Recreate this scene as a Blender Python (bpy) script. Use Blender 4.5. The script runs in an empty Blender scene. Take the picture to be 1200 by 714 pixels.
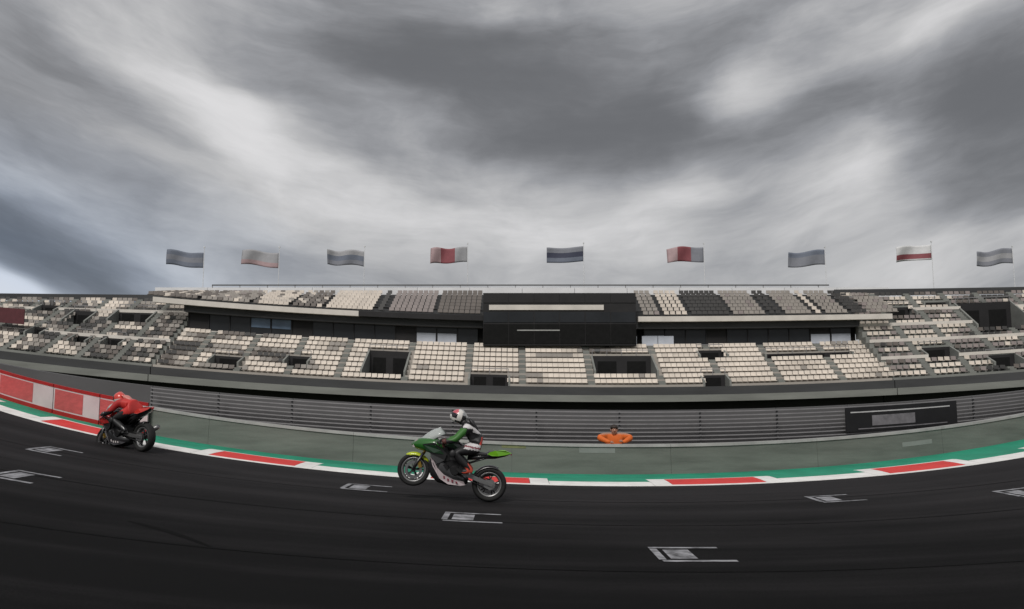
import bpy, bmesh, math, random
from mathutils import Vector, Matrix, noise
random.seed(7)
R = math.radians
SC = bpy.context.scene
COL = SC.collection

# ------------------------------------------------------------------ camera
HC, FPX = 1.768, 1000.0                       # eye height; focal length for a 1200 pixel wide frame
PITCH = math.atan(0.113)
cd = bpy.data.cameras.new('camera')
cam = bpy.data.objects.new('camera', cd); COL.objects.link(cam)
cd.sensor_width = 36; cd.lens = FPX / 1200 * 36
cd.clip_start = 0.1; cd.clip_end = 6000
cam.location = (0, 0, HC); cam.rotation_euler = (math.pi / 2 + PITCH, 0, 0)
SC.camera = cam
SC.view_settings.view_transform = 'Standard'
SC.view_settings.look = 'None'
SC.view_settings.exposure = 0.62
SC.view_settings.gamma = 1.0
SC.render.resolution_x, SC.render.resolution_y = 1024, 609
CP, SP = math.cos(PITCH), math.sin(PITCH)

def ray(px, py):
    xc, yc = (px - 600) / FPX, (357 - py) / FPX
    return Vector((xc, CP - yc * SP, SP + yc * CP))

def at(px, py, D):                            # the point of that line of sight at depth D
    d = ray(px, py)
    return Vector((0, 0, HC)) + d * (D / d.y)

def zy(py, D):
    return at(600, py, D).z

# ------------------------------------------------------------------ sky and sun
SUN_EL, SUN_AZ = R(46), R(196)                # azimuth measured from +Y (view direction), clockwise
w = bpy.data.worlds.new('World'); SC.world = w; w.use_nodes = True
nt = w.node_tree; nt.nodes.clear()
def N(t, **k):
    n = nt.nodes.new(t)
    for a, b in k.items(): setattr(n, a, b)
    return n
def L(a, b): nt.links.new(a, b)
def M(op, a, b=None, c=None):
    n = N('ShaderNodeMath', operation=op)
    for i, v in enumerate((a, b, c)):
        if v is None: continue
        if isinstance(v, (int, float)): n.inputs[i].default_value = v
        else: L(v, n.inputs[i])
    return n.outputs[0]
out = N('ShaderNodeOutputWorld'); bg = N('ShaderNodeBackground'); L(bg.outputs[0], out.inputs[0])
tc = N('ShaderNodeTexCoord'); sp = N('ShaderNodeSeparateXYZ'); L(tc.outputs['Generated'], sp.inputs[0])
az = M('ARCTAN2', sp.outputs[0], sp.outputs[1])
el = M('ARCSINE', sp.outputs[2])
K = 0.30
azc = M('MINIMUM', M('ABSOLUTE', az), 1.2)
v = M('SUBTRACT', el, M('MULTIPLY', M('MULTIPLY', azc, azc), K))
cb = N('ShaderNodeCombineXYZ'); L(az, cb.inputs[0]); L(v, cb.inputs[1])
# slow warp of the coordinates so that cloud edges are ragged
wm = N('ShaderNodeMapping'); wm.inputs['Scale'].default_value = (3.2, 6.5, 1); L(cb.outputs[0], wm.inputs[0])
wn = N('ShaderNodeTexNoise'); wn.inputs['Scale'].default_value = 1.0; wn.inputs['Detail'].default_value = 4; wn.inputs['Roughness'].default_value = .5
L(wm.outputs[0], wn.inputs['Vector'])
ws = N('ShaderNodeVectorMath', operation='MULTIPLY_ADD'); L(wn.outputs['Color'], ws.inputs[0])
ws.inputs[1].default_value = (.20, .09, 0); ws.inputs[2].default_value = (-.10, -.045, 0)
wa = N('ShaderNodeVectorMath', operation='ADD'); L(cb.outputs[0], wa.inputs[0]); L(ws.outputs[0], wa.inputs[1])
P2 = wa.outputs[0]
def sky_noise(scale, detail, rough, off=(0, 0, 0)):
    m = N('ShaderNodeMapping'); m.inputs['Scale'].default_value = scale; m.inputs['Location'].default_value = off
    L(P2, m.inputs[0])
    n = N('ShaderNodeTexNoise'); n.inputs['Scale'].default_value = 1; n.inputs['Detail'].default_value = detail
    n.inputs['Roughness'].default_value = rough
    L(m.outputs[0], n.inputs['Vector']); return n.outputs['Fac']
def skyc(px, py):
    d = ray(px, py).normalized()
    a = math.atan2(d.x, d.y)
    return a, math.asin(d.z) - K * a * a
lum = M('ADD', .375, M('MULTIPLY', M('SUBTRACT', sky_noise((2.2, 6.0, 1), 5, .5), .5), .50))
lum = M('ADD', lum, M('MULTIPLY', M('SUBTRACT', sky_noise((5, 30, 1), 6, .6, (3, 1, 0)), .5), .17))
# (px, py, half width px, half height px, tilt, amount): the cloud banks that can be told apart
CLOUDS = [(615, 80, 240, 85, 6, -.16), (745, 165, 190, 45, 6, -.19), (640, 125, 190, 60, 8, -.09), (490, 35, 150, 60, 14, -.10), (480, 105, 100, 30, 28, -.09), (330, 30, 90, 40, 20, -.05),
          (870, 225, 90, 60, 10, -.12), (1185, 150, 110, 120, -25, -.20), (1190, 215, 90, 50, 0, -.09), (1010, 105, 90, 50, 30, -.06), (1080, 215, 70, 40, 20, -.06),
          (30, 285, 170, 45, 14, -.24), (60, 170, 150, 34, 16, -.12), (130, 110, 110, 30, 30, -.07), (20, 60, 60, 60, 30, -.06), (400, 130, 70, 26, 24, -.05),
          (285, 160, 120, 50, 24, .15), (250, 105, 90, 30, 28, .10), (110, 30, 80, 40, 34, .09), (370, 210, 200, 40, 14, .09), (870, 108, 75, 36, 0, .17), (1085, 18, 110, 34, 4, .17), (990, 60, 110, 40, 30, -.07), (1190, 60, 80, 60, -30, -.07),
          (800, 212, 70, 28, 8, .18), (600, 4, 90, 20, 0, .10), (965, 195, 90, 40, 14, .12), (620, 285, 560, 45, 0, .12), (5, 338, 50, 24, 10, .35), (1130, 305, 130, 34, 0, .14)]
for (px, py, rx, ry, rot, amt) in CLOUDS:
    a, b = skyc(px, py)
    m = N('ShaderNodeMapping', vector_type='TEXTURE')
    m.inputs['Location'].default_value = (a, b, 0)
    m.inputs['Rotation'].default_value = (0, 0, R(-rot * .5))
    m.inputs['Scale'].default_value = (rx / 900 * 1.35, ry / 900 * 1.35, 1)
    L(P2, m.inputs[0])
    g = N('ShaderNodeTexGradient', gradient_type='SPHERICAL'); L(m.outputs[0], g.inputs[0])
    s = N('ShaderNodeMapRange', interpolation_type='SMOOTHSTEP'); L(g.outputs['Fac'], s.inputs[0])
    s.inputs['From Max'].default_value = .9; s.inputs['To Max'].default_value = amt * 1.32
    lum = M('ADD', lum, s.outputs[0])
lum = M('ADD', lum, M('MULTIPLY', M('SUBTRACT', sky_noise((3.4, 13, 1), 8, .68, (7, 2, 0)), .5), .40))
lum = M('ADD', lum, M('MULTIPLY', M('SUBTRACT', sky_noise((7, 11, 1), 4, .55, (1, 9, 0)), .5), .34))
lum = M('SMOOTH_MAX', lum, .10, .22)
lum = M('SMOOTH_MIN', lum, .68, .15)
tint = N('ShaderNodeValToRGB'); L(lum, tint.inputs[0])
tint.color_ramp.elements[0].position = .08; tint.color_ramp.elements[0].color = (.118, .120, .126, 1)
e1 = tint.color_ramp.elements.new(.30); e1.color = (.288, .292, .306, 1)
e2 = tint.color_ramp.elements.new(.5); e2.color = (.492, .490, .494, 1)
tint.color_ramp.elements[-1].position = .75; tint.color_ramp.elements[-1].color = (.75, .74, .745, 1)
# a cooler blue-grey towards the low left
blue = N('ShaderNodeMapping', vector_type='TEXTURE'); a, b = skyc(20, 285)
blue.inputs['Location'].default_value = (a, b, 0); blue.inputs['Scale'].default_value = (.42, .14, 1); L(P2, blue.inputs[0])
bgd = N('ShaderNodeTexGradient', gradient_type='SPHERICAL'); L(blue.outputs[0], bgd.inputs[0])
bm_ = N('ShaderNodeMix', data_type='RGBA', blend_type='MULTIPLY'); L(bgd.outputs['Fac'], bm_.inputs[0])
L(tint.outputs[0], bm_.inputs[6]); bm_.inputs[7].default_value = (.78, .90, 1.08, 1)
nis = N('ShaderNodeTexSky', sky_type='NISHITA'); nis.sun_disc = False
nis.sun_elevation = SUN_EL; nis.sun_rotation = SUN_AZ
nsc = N('ShaderNodeMix', data_type='RGBA', blend_type='MULTIPLY'); nsc.inputs[0].default_value = 1
L(nis.outputs[0], nsc.inputs[6]); nsc.inputs[7].default_value = (.07, .07, .07, 1)
cm = N('ShaderNodeMix', data_type='RGBA'); cm.inputs[0].default_value = .96
L(nsc.outputs[2], cm.inputs[6]); L(bm_.outputs[2], cm.inputs[7])
L(cm.outputs[2], bg.inputs[0]); bg.inputs[1].default_value = .72

sd = bpy.data.lights.new('sun', 'SUN'); sd.energy = 1.5; sd.angle = R(24); sd.color = (1, .965, .92)
sun = bpy.data.objects.new('sun', sd); COL.objects.link(sun)
sdir = Vector((math.sin(SUN_AZ) * math.cos(SUN_EL), math.cos(SUN_AZ) * math.cos(SUN_EL), math.sin(SUN_EL)))
sun.rotation_euler = sdir.to_track_quat('Z', 'Y').to_euler()
sun.location = (0, -10, 30)

# ------------------------------------------------------------------ materials
MATS = {}
def mat(name, col, rough=.6, metal=0., spec=.4, var=.18, scale=3.0, stretch=(1, 1, 1), bump=0., detail=5, coat=0., trans=0., uv=False, dirt=None):
    if name in MATS: return MATS[name]
    m = bpy.data.materials.new(name); m.use_nodes = True
    t = m.node_tree; b = t.nodes['Principled BSDF']
    b.inputs['Roughness'].default_value = rough; b.inputs['Metallic'].default_value = metal
    b.inputs['Specular IOR Level'].default_value = spec
    if coat: b.inputs['Coat Weight'].default_value = coat; b.inputs['Coat Roughness'].default_value = .12
    if trans: b.inputs['Transmission Weight'].default_value = trans
    tcn = t.nodes.new('ShaderNodeTexCoord'); mp = t.nodes.new('ShaderNodeMapping')
    t.links.new(tcn.outputs['UV' if uv else 'Object'], mp.inputs[0]); mp.inputs['Scale'].default_value = stretch
    n = t.nodes.new('ShaderNodeTexNoise'); n.inputs['Scale'].default_value = scale; n.inputs['Detail'].default_value = detail; n.inputs['Roughness'].default_value = .6
    t.links.new(mp.outputs[0], n.inputs['Vector'])
    r = t.nodes.new('ShaderNodeValToRGB'); t.links.new(n.outputs['Fac'], r.inputs[0])
    c2 = dirt or tuple(c * (1 - var) for c in col)
    c1 = tuple(min(1, c * (1 + var)) for c in col)
    r.color_ramp.elements[0].position = .28; r.color_ramp.elements[0].color = (*c2, 1)
    r.color_ramp.elements[1].position = .72; r.color_ramp.elements[1].color = (*c1, 1)
    t.links.new(r.outputs[0], b.inputs['Base Color'])
    if bump:
        n2 = t.nodes.new('ShaderNodeTexNoise'); n2.inputs['Scale'].default_value = scale * 12; n2.inputs['Detail'].default_value = 4
        t.links.new(tcn.outputs['UV' if uv else 'Object'], n2.inputs['Vector'])
        bp = t.nodes.new('ShaderNodeBump'); bp.inputs['Strength'].default_value = bump; bp.inputs['Distance'].default_value = .02
        t.links.new(n2.outputs['Fac'], bp.inputs['Height']); t.links.new(bp.outputs[0], b.inputs['Normal'])
    MATS[name] = m; return m

def asphalt(name, dark, light, t0, t1):
    """Track surface: UV.x runs along the track and UV.y across it, both in metres. Tone darkens towards the camera, a painted-in vignette as well as rubber."""
    m = bpy.data.materials.new(name); m.use_nodes = True
    t = m.node_tree; b = t.nodes['Principled BSDF']
    b.inputs['Roughness'].default_value = .9; b.inputs['Specular IOR Level'].default_value = .09
    uv = t.nodes.new('ShaderNodeTexCoord'); s = t.nodes.new('ShaderNodeSeparateXYZ'); t.links.new(uv.outputs['UV'], s.inputs[0])
    def noise_n(sc, st, det=5, rough=.6):
        mp = t.nodes.new('ShaderNodeMapping'); mp.inputs['Scale'].default_value = st; t.links.new(uv.outputs['UV'], mp.inputs[0])
        n = t.nodes.new('ShaderNodeTexNoise'); n.inputs['Scale'].default_value = sc; n.inputs['Detail'].default_value = det; n.inputs['Roughness'].default_value = rough
        t.links.new(mp.outputs[0], n.inputs['Vector']); return n.outputs['Fac']
    def ma(op, a, b_, c=None):
        n = t.nodes.new('ShaderNodeMath'); n.operation = op
        for i, v_ in enumerate((a, b_, c)):
            if v_ is None: continue
            if isinstance(v_, (int, float)): n.inputs[i].default_value = v_
            else: t.links.new(v_, n.inputs[i])
        return n.outputs[0]
    mr = t.nodes.new('ShaderNodeMapRange'); mr.interpolation_type = 'SMOOTHSTEP'; t.links.new(s.outputs[1], mr.inputs[0])
    mr.inputs['From Min'].default_value = t0; mr.inputs['From Max'].default_value = t1  # darker near side: lens falloff painted in along with the rubber
    f = ma('MULTIPLY_ADD', ma('SUBTRACT', noise_n(1, (.045, 1.1, 1), 6), .5), 1.9, mr.outputs[0])      # long rubber streaks
    f = ma('MULTIPLY_ADD', ma('SUBTRACT', noise_n(1, (.3, .5, 1), 5), .5), .8, f)                     # blotches
    f = ma('MULTIPLY_ADD', ma('SUBTRACT', noise_n(42, (1, 1, 1), 3, .75), .5), 1.3, f)                  # stone grain
    rp = t.nodes.new('ShaderNodeValToRGB'); t.links.new(f, rp.inputs[0])
    rp.color_ramp.elements[0].position = -.0; rp.color_ramp.elements[0].color = (*dark, 1)
    rp.color_ramp.elements[1].position = 1; rp.color_ramp.elements[1].color = (*light, 1)
    t.links.new(rp.outputs[0], b.inputs['Base Color'])
    bp = t.nodes.new('ShaderNodeBump'); bp.inputs['Strength'].default_value = .5; bp.inputs['Distance'].default_value = .006
    t.links.new(noise_n(70, (1, 1, 1), 3, .7), bp.inputs['Height']); t.links.new(bp.outputs[0], b.inputs['Normal'])
    return m

A_TRACK = asphalt('track_asphalt', (.0040, .0040, .0042), (.0255, .0238, .0252), 7, 20.5)
A_SERV = mat('service_asphalt', (.06, .06, .06), .9, var=.2, scale=.6, bump=.3)
M_GRASS = mat('grass_field', (.05, .07, .03), .95, var=.35, scale=.15, bump=.5)
M_PAINT_W = mat('white_track_paint', (.80, .79, .77), .6, var=.13, scale=2.2, stretch=(1, 1, 1), bump=.1, dirt=(.66, .65, .63))
M_PAINT_R = mat('red_kerb_paint', (.66, .035, .03), .55, var=.15, scale=2.0, bump=.1)
M_PAINT_G = mat('green_strip_paint', (.014, .25, .15), .7, var=.25, scale=1.1, bump=.2)
M_MARK = mat('worn_grid_paint', (.30, .30, .32), .8, var=.35, scale=6, bump=.1, dirt=(.045, .045, .047))
M_CONC = mat('barrier_concrete', (.130, .141, .125), .88, spec=.25, var=.27, scale=1.2, stretch=(.35, .5, 3.2), bump=.25)
M_CONC2 = mat('pale_coping', (.30, .30, .29), .8, var=.2, scale=2, bump=.2)
M_CONC3 = mat('terrace_concrete', (.20, .205, .19), .9, var=.2, scale=.5, stretch=(.4, 1, 2), bump=.1)
M_CONC4 = mat('dark_concrete', (.055, .056, .058), .9, var=.25, scale=.4, stretch=(.3, 1, 1.5))
M_TERR = mat('cream_terrace', (.36, .33, .295), .9, var=.2, scale=.5, stretch=(.4, 1, 2))
M_GREYW = mat('grey_retaining_wall', (.100, .098, .100), .9, var=.12, scale=.6, stretch=(.3, 1, 2))
M_RAIL = mat('galvanised_steel', (.25, .245, .25), .6, metal=.2, var=.15, scale=3)
M_POST = mat('dark_steel_post', (.11, .11, .112), .6, metal=.3)
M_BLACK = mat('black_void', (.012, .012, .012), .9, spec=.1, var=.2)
M_GLASSD = mat('dark_suite_glass', (.018, .020, .023), .22, spec=.35, var=.25, scale=.4)
M_GLASSB = mat('pale_window_reflection', (.46, .49, .55), .35, var=.12, scale=.8)
M_GLASSBL = mat('blue_window_reflection', (.11, .16, .23), .25, var=.25, scale=.8)
M_CLADD = mat('dark_cladding', (.020, .019, .020), .6, spec=.3, var=.25, scale=.5)
M_FASC = mat('cream_fascia', (.62, .58, .53), .7, var=.12, scale=.7)
M_WHITEW = mat('white_parapet', (.72, .72, .73), .6, var=.08, scale=.5)
M_SEAT = [mat('cream_seat', (.68, .61, .535), .5, var=.12, scale=.6), mat('sand_seat', (.57, .51, .445), .5, var=.15, scale=.6),
          mat('stone_seat', (.28, .255, .23), .5, var=.15, scale=.6), mat('brown_seat', (.13, .112, .10), .5, var=.2, scale=.6), mat('charcoal_seat', (.045, .043, .042), .5, var=.2, scale=.6),
          mat('mauve_seat', (.25, .215, .205), .5, var=.15, scale=.6)]

# ------------------------------------------------------------------ helpers
def link(o, parent=None):
    COL.objects.link(o)
    if parent: o.parent = parent
    return o
def obj(name, bm, m, parent=None, smooth=False, kind=None):
    me = bpy.data.meshes.new(name)
    bmesh.ops.recalc_face_normals(bm, faces=bm.faces)
    bm.to_mesh(me); bm.free()
    for x in (m if isinstance(m, (list, tuple)) else [m]): me.materials.append(x)
    if smooth:
        for p in me.polygons: p.use_smooth = True
    o = link(bpy.data.objects.new(name, me), parent)
    if kind: o['kind'] = kind
    return o
def tag(o, label, cat, group=None):
    o['label'] = label; o['category'] = cat
    if group: o['group'] = group
    return o
def empty(name, label, cat, loc=(0, 0, 0), rz=0., group=None):
    o = link(bpy.data.objects.new(name, None)); o.location = loc; o.rotation_euler = (0, 0, rz); o.empty_display_size = .3
    return tag(o, label, cat, group)
def box(bm, c, s, rot=None, mi=0, taper=1.):
    x, y, z = (k / 2 for k in s); vs = []
    for k in (-1, 1):
        q = 1 if k < 0 else taper
        for i, j in ((-1, -1), (1, -1), (1, 1), (-1, 1)):
            p = Vector((i * x * q, j * y * q, k * z))
            if rot: p = rot @ p
            vs.append(bm.verts.new(p + Vector(c)))
    for f in ((0, 3, 2, 1), (4, 5, 6, 7), (0, 1, 5, 4), (1, 2, 6, 5), (2, 3, 7, 6), (3, 0, 4, 7)):
        bm.faces.new([vs[i] for i in f]).material_index = mi
def hexa(bm, pts, mi=0):                      # eight corners: bottom ring then top ring
    vs = [bm.verts.new(p) for p in pts]
    for f in ((0, 3, 2, 1), (4, 5, 6, 7), (0, 1, 5, 4), (1, 2, 6, 5), (2, 3, 7, 6), (3, 0, 4, 7)):
        bm.faces.new([vs[i] for i in f]).material_index = mi
def tube(bm, pts, r, n=8, mi=0, caps=True):
    pts = [Vector(p) for p in pts]; rs = r if isinstance(r, (list, tuple)) else [r] * len(pts)
    rings = []
    for i, p in enumerate(pts):
        d = (pts[min(i + 1, len(pts) - 1)] - pts[max(i - 1, 0)]).normalized()
        u = d.cross(Vector((0, 0, 1)) if abs(d.z) < .9 else Vector((1, 0, 0))).normalized(); w_ = d.cross(u)
        rings.append([bm.verts.new(p + (u * math.cos(2 * math.pi * k / n) + w_ * math.sin(2 * math.pi * k / n)) * rs[i]) for k in range(n)])
    for a, b in zip(rings, rings[1:]):
        for k in range(n): bm.faces.new((a[k], a[(k + 1) % n], b[(k + 1) % n], b[k])).material_index = mi
    if caps:
        bm.faces.new(rings[0][::-1]).material_index = mi; bm.faces.new(rings[-1]).material_index = mi
def loft(bm, secs, n=16, mi=0):
    """secs: (x, y centre, z centre, half width, half height, exponent) rings along x."""
    rings = []
    for (x, yc, zc, hy, hz, e) in secs:
        ring = []
        for k in range(n):
            a = 2 * math.pi * k / n; c, s = math.cos(a), math.sin(a)
            ring.append(bm.verts.new((x, yc + hy * math.copysign(abs(c) ** (2 / e), c), zc + hz * math.copysign(abs(s) ** (2 / e), s))))
        rings.append(ring)
    for a, b in zip(rings, rings[1:]):
        for k in range(n): bm.faces.new((a[k], a[(k + 1) % n], b[(k + 1) % n], b[k])).material_index = mi
    bm.faces.new(rings[0][::-1]).material_index = mi; bm.faces.new(rings[-1]).material_index = mi
def lathe_y(bm, prof, n=32, c=(0, 0, 0), mi=0):
    """closed profile of (radius, y) turned about the y axis"""
    rings = []
    for k in range(n):
        a = 2 * math.pi * k / n
        rings.append([bm.verts.new((c[0] + r * math.cos(a), c[1] + y, c[2] + r * math.sin(a))) for r, y in prof])
    m = len(prof)
    for k in range(n):
        a, b = rings[k], rings[(k + 1) % n]
        for i in range(m): bm.faces.new((a[i], a[(i + 1) % m], b[(i + 1) % m], b[i])).material_index = mi
def plate(bm, pts, th, mi=0):
    """outline of (x, y, z) points made into a slab: thickness along y"""
    a = [bm.verts.new((p[0], p[1] - th / 2, p[2])) for p in pts]; b = [bm.verts.new((p[0], p[1] + th / 2, p[2])) for p in pts]
    bm.faces.new(a).material_index = mi; bm.faces.new(b[::-1]).material_index = mi
    for i in range(len(pts)):
        j = (i + 1) % len(pts); bm.faces.new((a[i], b[i], b[j], a[j])).material_index = mi

# ------------------------------------------------------------------ the lie of the land
# The straight crosses a shallow dip and bends away on both sides.
EA, EB, E3, E4 = -3.64e-2, 5.157e-3, 1e-6, 0.
C2, C3 = 1.929e-2, -1e-4
XL, XR = -26.0, 20.0
def _poly(f, df, X):
    if X < XL: q = XL - X; return f(XL) - df(XL) * 7 * (1 - math.exp(-q / 7))
    if X > XR: q = X - XR; return f(XR) + df(XR) * 7 * (1 - math.exp(-q / 7))
    return f(X)
def E(X): return _poly(lambda x: EA * x + EB * x * x + E3 * x ** 3 + E4 * x ** 4, lambda x: EA + 2 * EB * x + 3 * E3 * x * x + 4 * E4 * x ** 3, X)
def C(X):
    if X < XL: return C2 * XL ** 2 + C3 * XL ** 3 + (X - XL) * (2 * C2 * XL + 3 * C3 * XL ** 2)
    if X > XR: return C2 * XR ** 2 + C3 * XR ** 3 + (X - XR) * (2 * C2 * XR + 3 * C3 * XR ** 2)
    return C2 * X * X + C3 * X ** 3
def G(X, t, h=0.): return Vector((X, t + C(X), E(X) + h))
def kt(X): return .055 * max(0., min(20, -X))     # the verge narrows a little towards the left
def inv(px, py):
    """where that line of sight meets the track: (X, t)"""
    d = ray(px, py); lo, hi = 2.0, 60.0
    f = lambda Y: HC + d.z * Y / d.y - E(d.x * Y / d.y)
    Y = lo
    while f(Y) > 0 and Y < hi: Y += .02
    X = d.x * Y / d.y
    return X, Y - C(X)
def Xs(a, b, step): n = max(1, round((b - a) / step)); return [a + (b - a) * i / n for i in range(n + 1)]

def sheet(name, ts, xs, m, h=0., kind='structure', parent=None, hf=None):
    """ground sheet following the track; UV in metres along and across"""
    bm = bmesh.new(); uvl = bm.loops.layers.uv.new('UVMap')
    g = [[bm.verts.new(G(X, (t(X) if callable(t) else t), (hf(X, t) if hf else h))) for t in ts] for X in xs]
    co = {}
    for i, X in enumerate(xs):
        for j, t in enumerate(ts): co[g[i][j]] = (X, t(X) if callable(t) else t)
    for i in range(len(xs) - 1):
        for j in range(len(ts) - 1):
            f = bm.faces.new((g[i][j], g[i + 1][j], g[i + 1][j + 1], g[i][j + 1]))
            for l in f.loops: l[uvl].uv = co[l.vert]
    me = bpy.data.meshes.new(name); bm.normal_update(); bm.to_mesh(me); bm.free(); me.materials.append(m)
    for p in me.polygons: p.use_smooth = True
    o = link(bpy.data.objects.new(name, me), parent)
    if kind: o['kind'] = kind
    return o
def sweep(name, prof, xs, m, parent=None, fn=G, kind=None):
    """closed cross section of (t, h) swept along the track"""
    bm = bmesh.new()
    r = [[bm.verts.new(fn(X, t(X) if callable(t) else t, h)) for t, h in prof] for X in xs]
    n = len(prof)
    for a, b in zip(r, r[1:]):
        for k in range(n): bm.faces.new((a[k], a[(k + 1) % n], b[(k + 1) % n], b[k]))
    bm.faces.new(r[0][::-1]); bm.faces.new(r[-1])
    return obj(name, bm, m, parent, kind=kind)
def lerp_(a, b, f): return a + (b - a) * f
def rect(t0, t1, h0, h1): return [(t0, h0), (t1, h0), (t1, h1), (t0, h1)]

XA, XB = -40.0, 34.0
FINE = Xs(XA, XB, .6)
# ground: one sheet out to the horizon, a little below the track
def ground():
    bm = bmesh.new()
    def ax(lim, near, st):
        v_ = [i * st for i in range(int(near / st) + 1)]
        k = near
        while k < lim: k *= 1.35; v_.append(k)
        return sorted(set([-q for q in v_] + v_))
    xs = ax(2500, 60, 2.0); ys = ax(2500, 40, 2.5)
    def gz(x, y):
        t = y - C(max(-30, min(30, x)))
        fade = 1 if t < 26 else max(0., 1 - (t - 26) / 14)
        e = E(x) * fade * max(0., 1 - max(0, abs(x) - 40) / 60) * (1 if y > -20 else max(0, 1 - (-20 - y) / 30))
        return e - .12
    g = [[bm.verts.new((x, y, gz(x, y))) for y in ys] for x in xs]
    for i in range(len(xs) - 1):
        for j in range(len(ys) - 1): bm.faces.new((g[i][j], g[i + 1][j], g[i + 1][j + 1], g[i][j + 1]))
    o = obj('ground', bm, M_GRASS, kind='structure', smooth=True)
ground()
T_K, T_W = 18.60, 21.42                     # track edge and barrier, in metres from the camera
TK = lambda X: T_K + kt(X)
ts = [-8 + i for i in range(26)]
sheet('track', ts + [TK], FINE, A_TRACK)
sheet('green_strip', [lambda X: TK(X) + 1.3, lambda X: T_W + .05], FINE, M_PAINT_G, h=.012)
sheet('service_road', [T_W + .3, 23, 24, 26], FINE, A_SERV, h=-.10)
# kerb: long red and white blocks with a white line behind them
kerb = link(bpy.data.objects.new('kerb', None)); kerb['kind'] = 'structure'
X0r = inv(838, 573)[0] + .35; per = 5.3
i = 0
for k in range(-9, 7):
    for m_, a, b, d0, d1 in ((M_PAINT_R, -1.08, 1.08, .16, 1.28), (M_PAINT_W, 1.092, 1.50, .16, 1.28), (M_PAINT_W, -1.50, -1.092, .16, 1.28), (M_PAINT_W, 1.512, per - 1.512, .16, .70), (M_PAINT_G, 1.512, per - 1.512, .705, 1.28), (M_PAINT_W, -1.5, per - 1.512, 0, .155)):
        hh_ = lambda d: .008 + .018 * min(1, d / .7)
        sweep('kerb_block', [(lambda X: TK(X) + d0, -.05), (lambda X: TK(X) + d1, -.05), (lambda X: TK(X) + d1, hh_(d1)), (lambda X: TK(X) + max(d0 + .03, min(d1 - .01, .7)), hh_(max(d0 + .03, min(d1 - .01, .7)))), (lambda X: TK(X) + d0 + .02, hh_(d0))], Xs(X0r + k * per + a, X0r + k * per + b, .4), m_, kerb)
    sweep('kerb_line', [(lambda X: TK(X) + 1.285, -.05), (lambda X: TK(X) + 1.46, -.05), (lambda X: TK(X) + 1.46, .014), (lambda X: TK(X) + 1.285, .024)], Xs(X0r + k * per - 1.5, X0r + k * per + 1.5, .4), M_PAINT_W, kerb)

# grid slots painted on the track
def decal(bm, X0, X1, t0, t1, h):
    q = Xs(X0, X1, .2)
    r = [[bm.verts.new(G(X, t, h)) for t in (t0, t1)] for X in q]
    for a, b in zip(r, r[1:]): bm.faces.new((a[0], b[0], b[1], a[1]))
for (px, py) in ((810, 650), (554, 607), (979, 584.5), (430, 572), (28, 559), (64, 529), (1203, 577)):
    X, t = inv(px, py); bm = bmesh.new(); h = .006; s = 1.0
    decal(bm, X - .45, X + .42, t + .40, t + .49, h); decal(bm, X - .42, X + .45, t - .49, t - .39, h)
    decal(bm, X - .45, X - .36, t - .36, t + .37, h)
    decal(bm, X - .30, X + .02, t - .30, t + .30, h)              # the filled number block
    obj('grid_marking', bm, M_MARK, kind='structure')

# black rubber marks left across the lanes
M_RUB = mat('rubber_streak', (.0022, .0022, .0023), .85, spec=.06, var=.3, scale=2.5, dirt=(.004, .004, .004))
for (pa, pb, bow, wd) in (((150, 611), (246, 641), .10, .13),):
    (xa, ta), (xb, tb_) = inv(*pa), inv(*pb); bm = bmesh.new(); n = 24; prev = None
    for k in range(n + 1):
        f = k / n; X = lerp_(xa, xb, f); t = lerp_(ta, tb_, f) + bow * math.sin(math.pi * f); hw = wd * .5 * math.sin(math.pi * (.06 + .88 * f)) ** .6
        row = (bm.verts.new(G(X, t - hw, .004)), bm.verts.new(G(X, t + hw, .004)))
        if prev: bm.faces.new((prev[0], row[0], row[1], prev[1]))
        prev = row
    obj('tyre_mark', bm, M_RUB, kind='structure')

for ts_ in (9.3, 12.7, 15.6):                 # seams between the paver's lanes
    sheet('paving_seam', [ts_, ts_ + .03], FINE, M_RUB, h=.0035)

# ------------------------------------------------------------------ barrier
wall = empty('concrete_barrier', 'low grey green concrete barrier with pale coping behind the green strip', 'barrier', G(0, T_W, 0))
def child_of(o, root):                       # parts were made in world space: keep them where they are
    o.parent = root; o.matrix_parent_inverse = Matrix.Translation(root.location).inverted() if root.type == 'EMPTY' else Matrix()
    return o
WH = .75
def Wf(X, t, h): return G(X, t, h)
xw0 = inv(152, 512)[0]
k = XA
while k < XB:
    o = sweep('wall_panel', [(T_W, -.1), (T_W + .34, -.1), (T_W + .26, WH - .07), (T_W + .06, WH - .07)], Xs(k, k + 3.994, .5), M_CONC); child_of(o, wall)
    o = sweep('coping', [(T_W + .03, WH - .068), (T_W + .29, WH - .068), (T_W + .28, WH), (T_W + .04, WH)], Xs(k, k + 3.994, .5), M_CONC2); child_of(o, wall)
    k += 4.0
# painted over patches and a sticker on the barrier
M_PATCH = mat('repainted_patch', (.20, .215, .20), .85, var=.1)
M_OLIVE = mat('faded_yellow_patch', (.15, .16, .075), .8, var=.25, scale=4)
for (px, py, wd, hh, m_) in ((700, 528, .9, .13, M_PATCH), (1082, 520, 1.0, .12, M_PATCH), (560, 532, .0, .0, None), (602, 523, .6, .10, M_OLIVE)):
    if not m_: continue
    p = at(px, py, T_W + C((px - 600) / 1000 * T_W)); X = p.x; h = p.z - E(X)
    sl = .06 * (h + .1) / .82
    o = sweep('paint_patch', [(T_W + sl - .006, h - hh / 2), (T_W + sl + .03, h - hh / 2), (T_W + sl + .03 + .01, h + hh / 2), (T_W + sl + .006, h + hh / 2)], Xs(X - wd / 2, X + wd / 2, .3), m_); child_of(o, wall)

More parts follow.
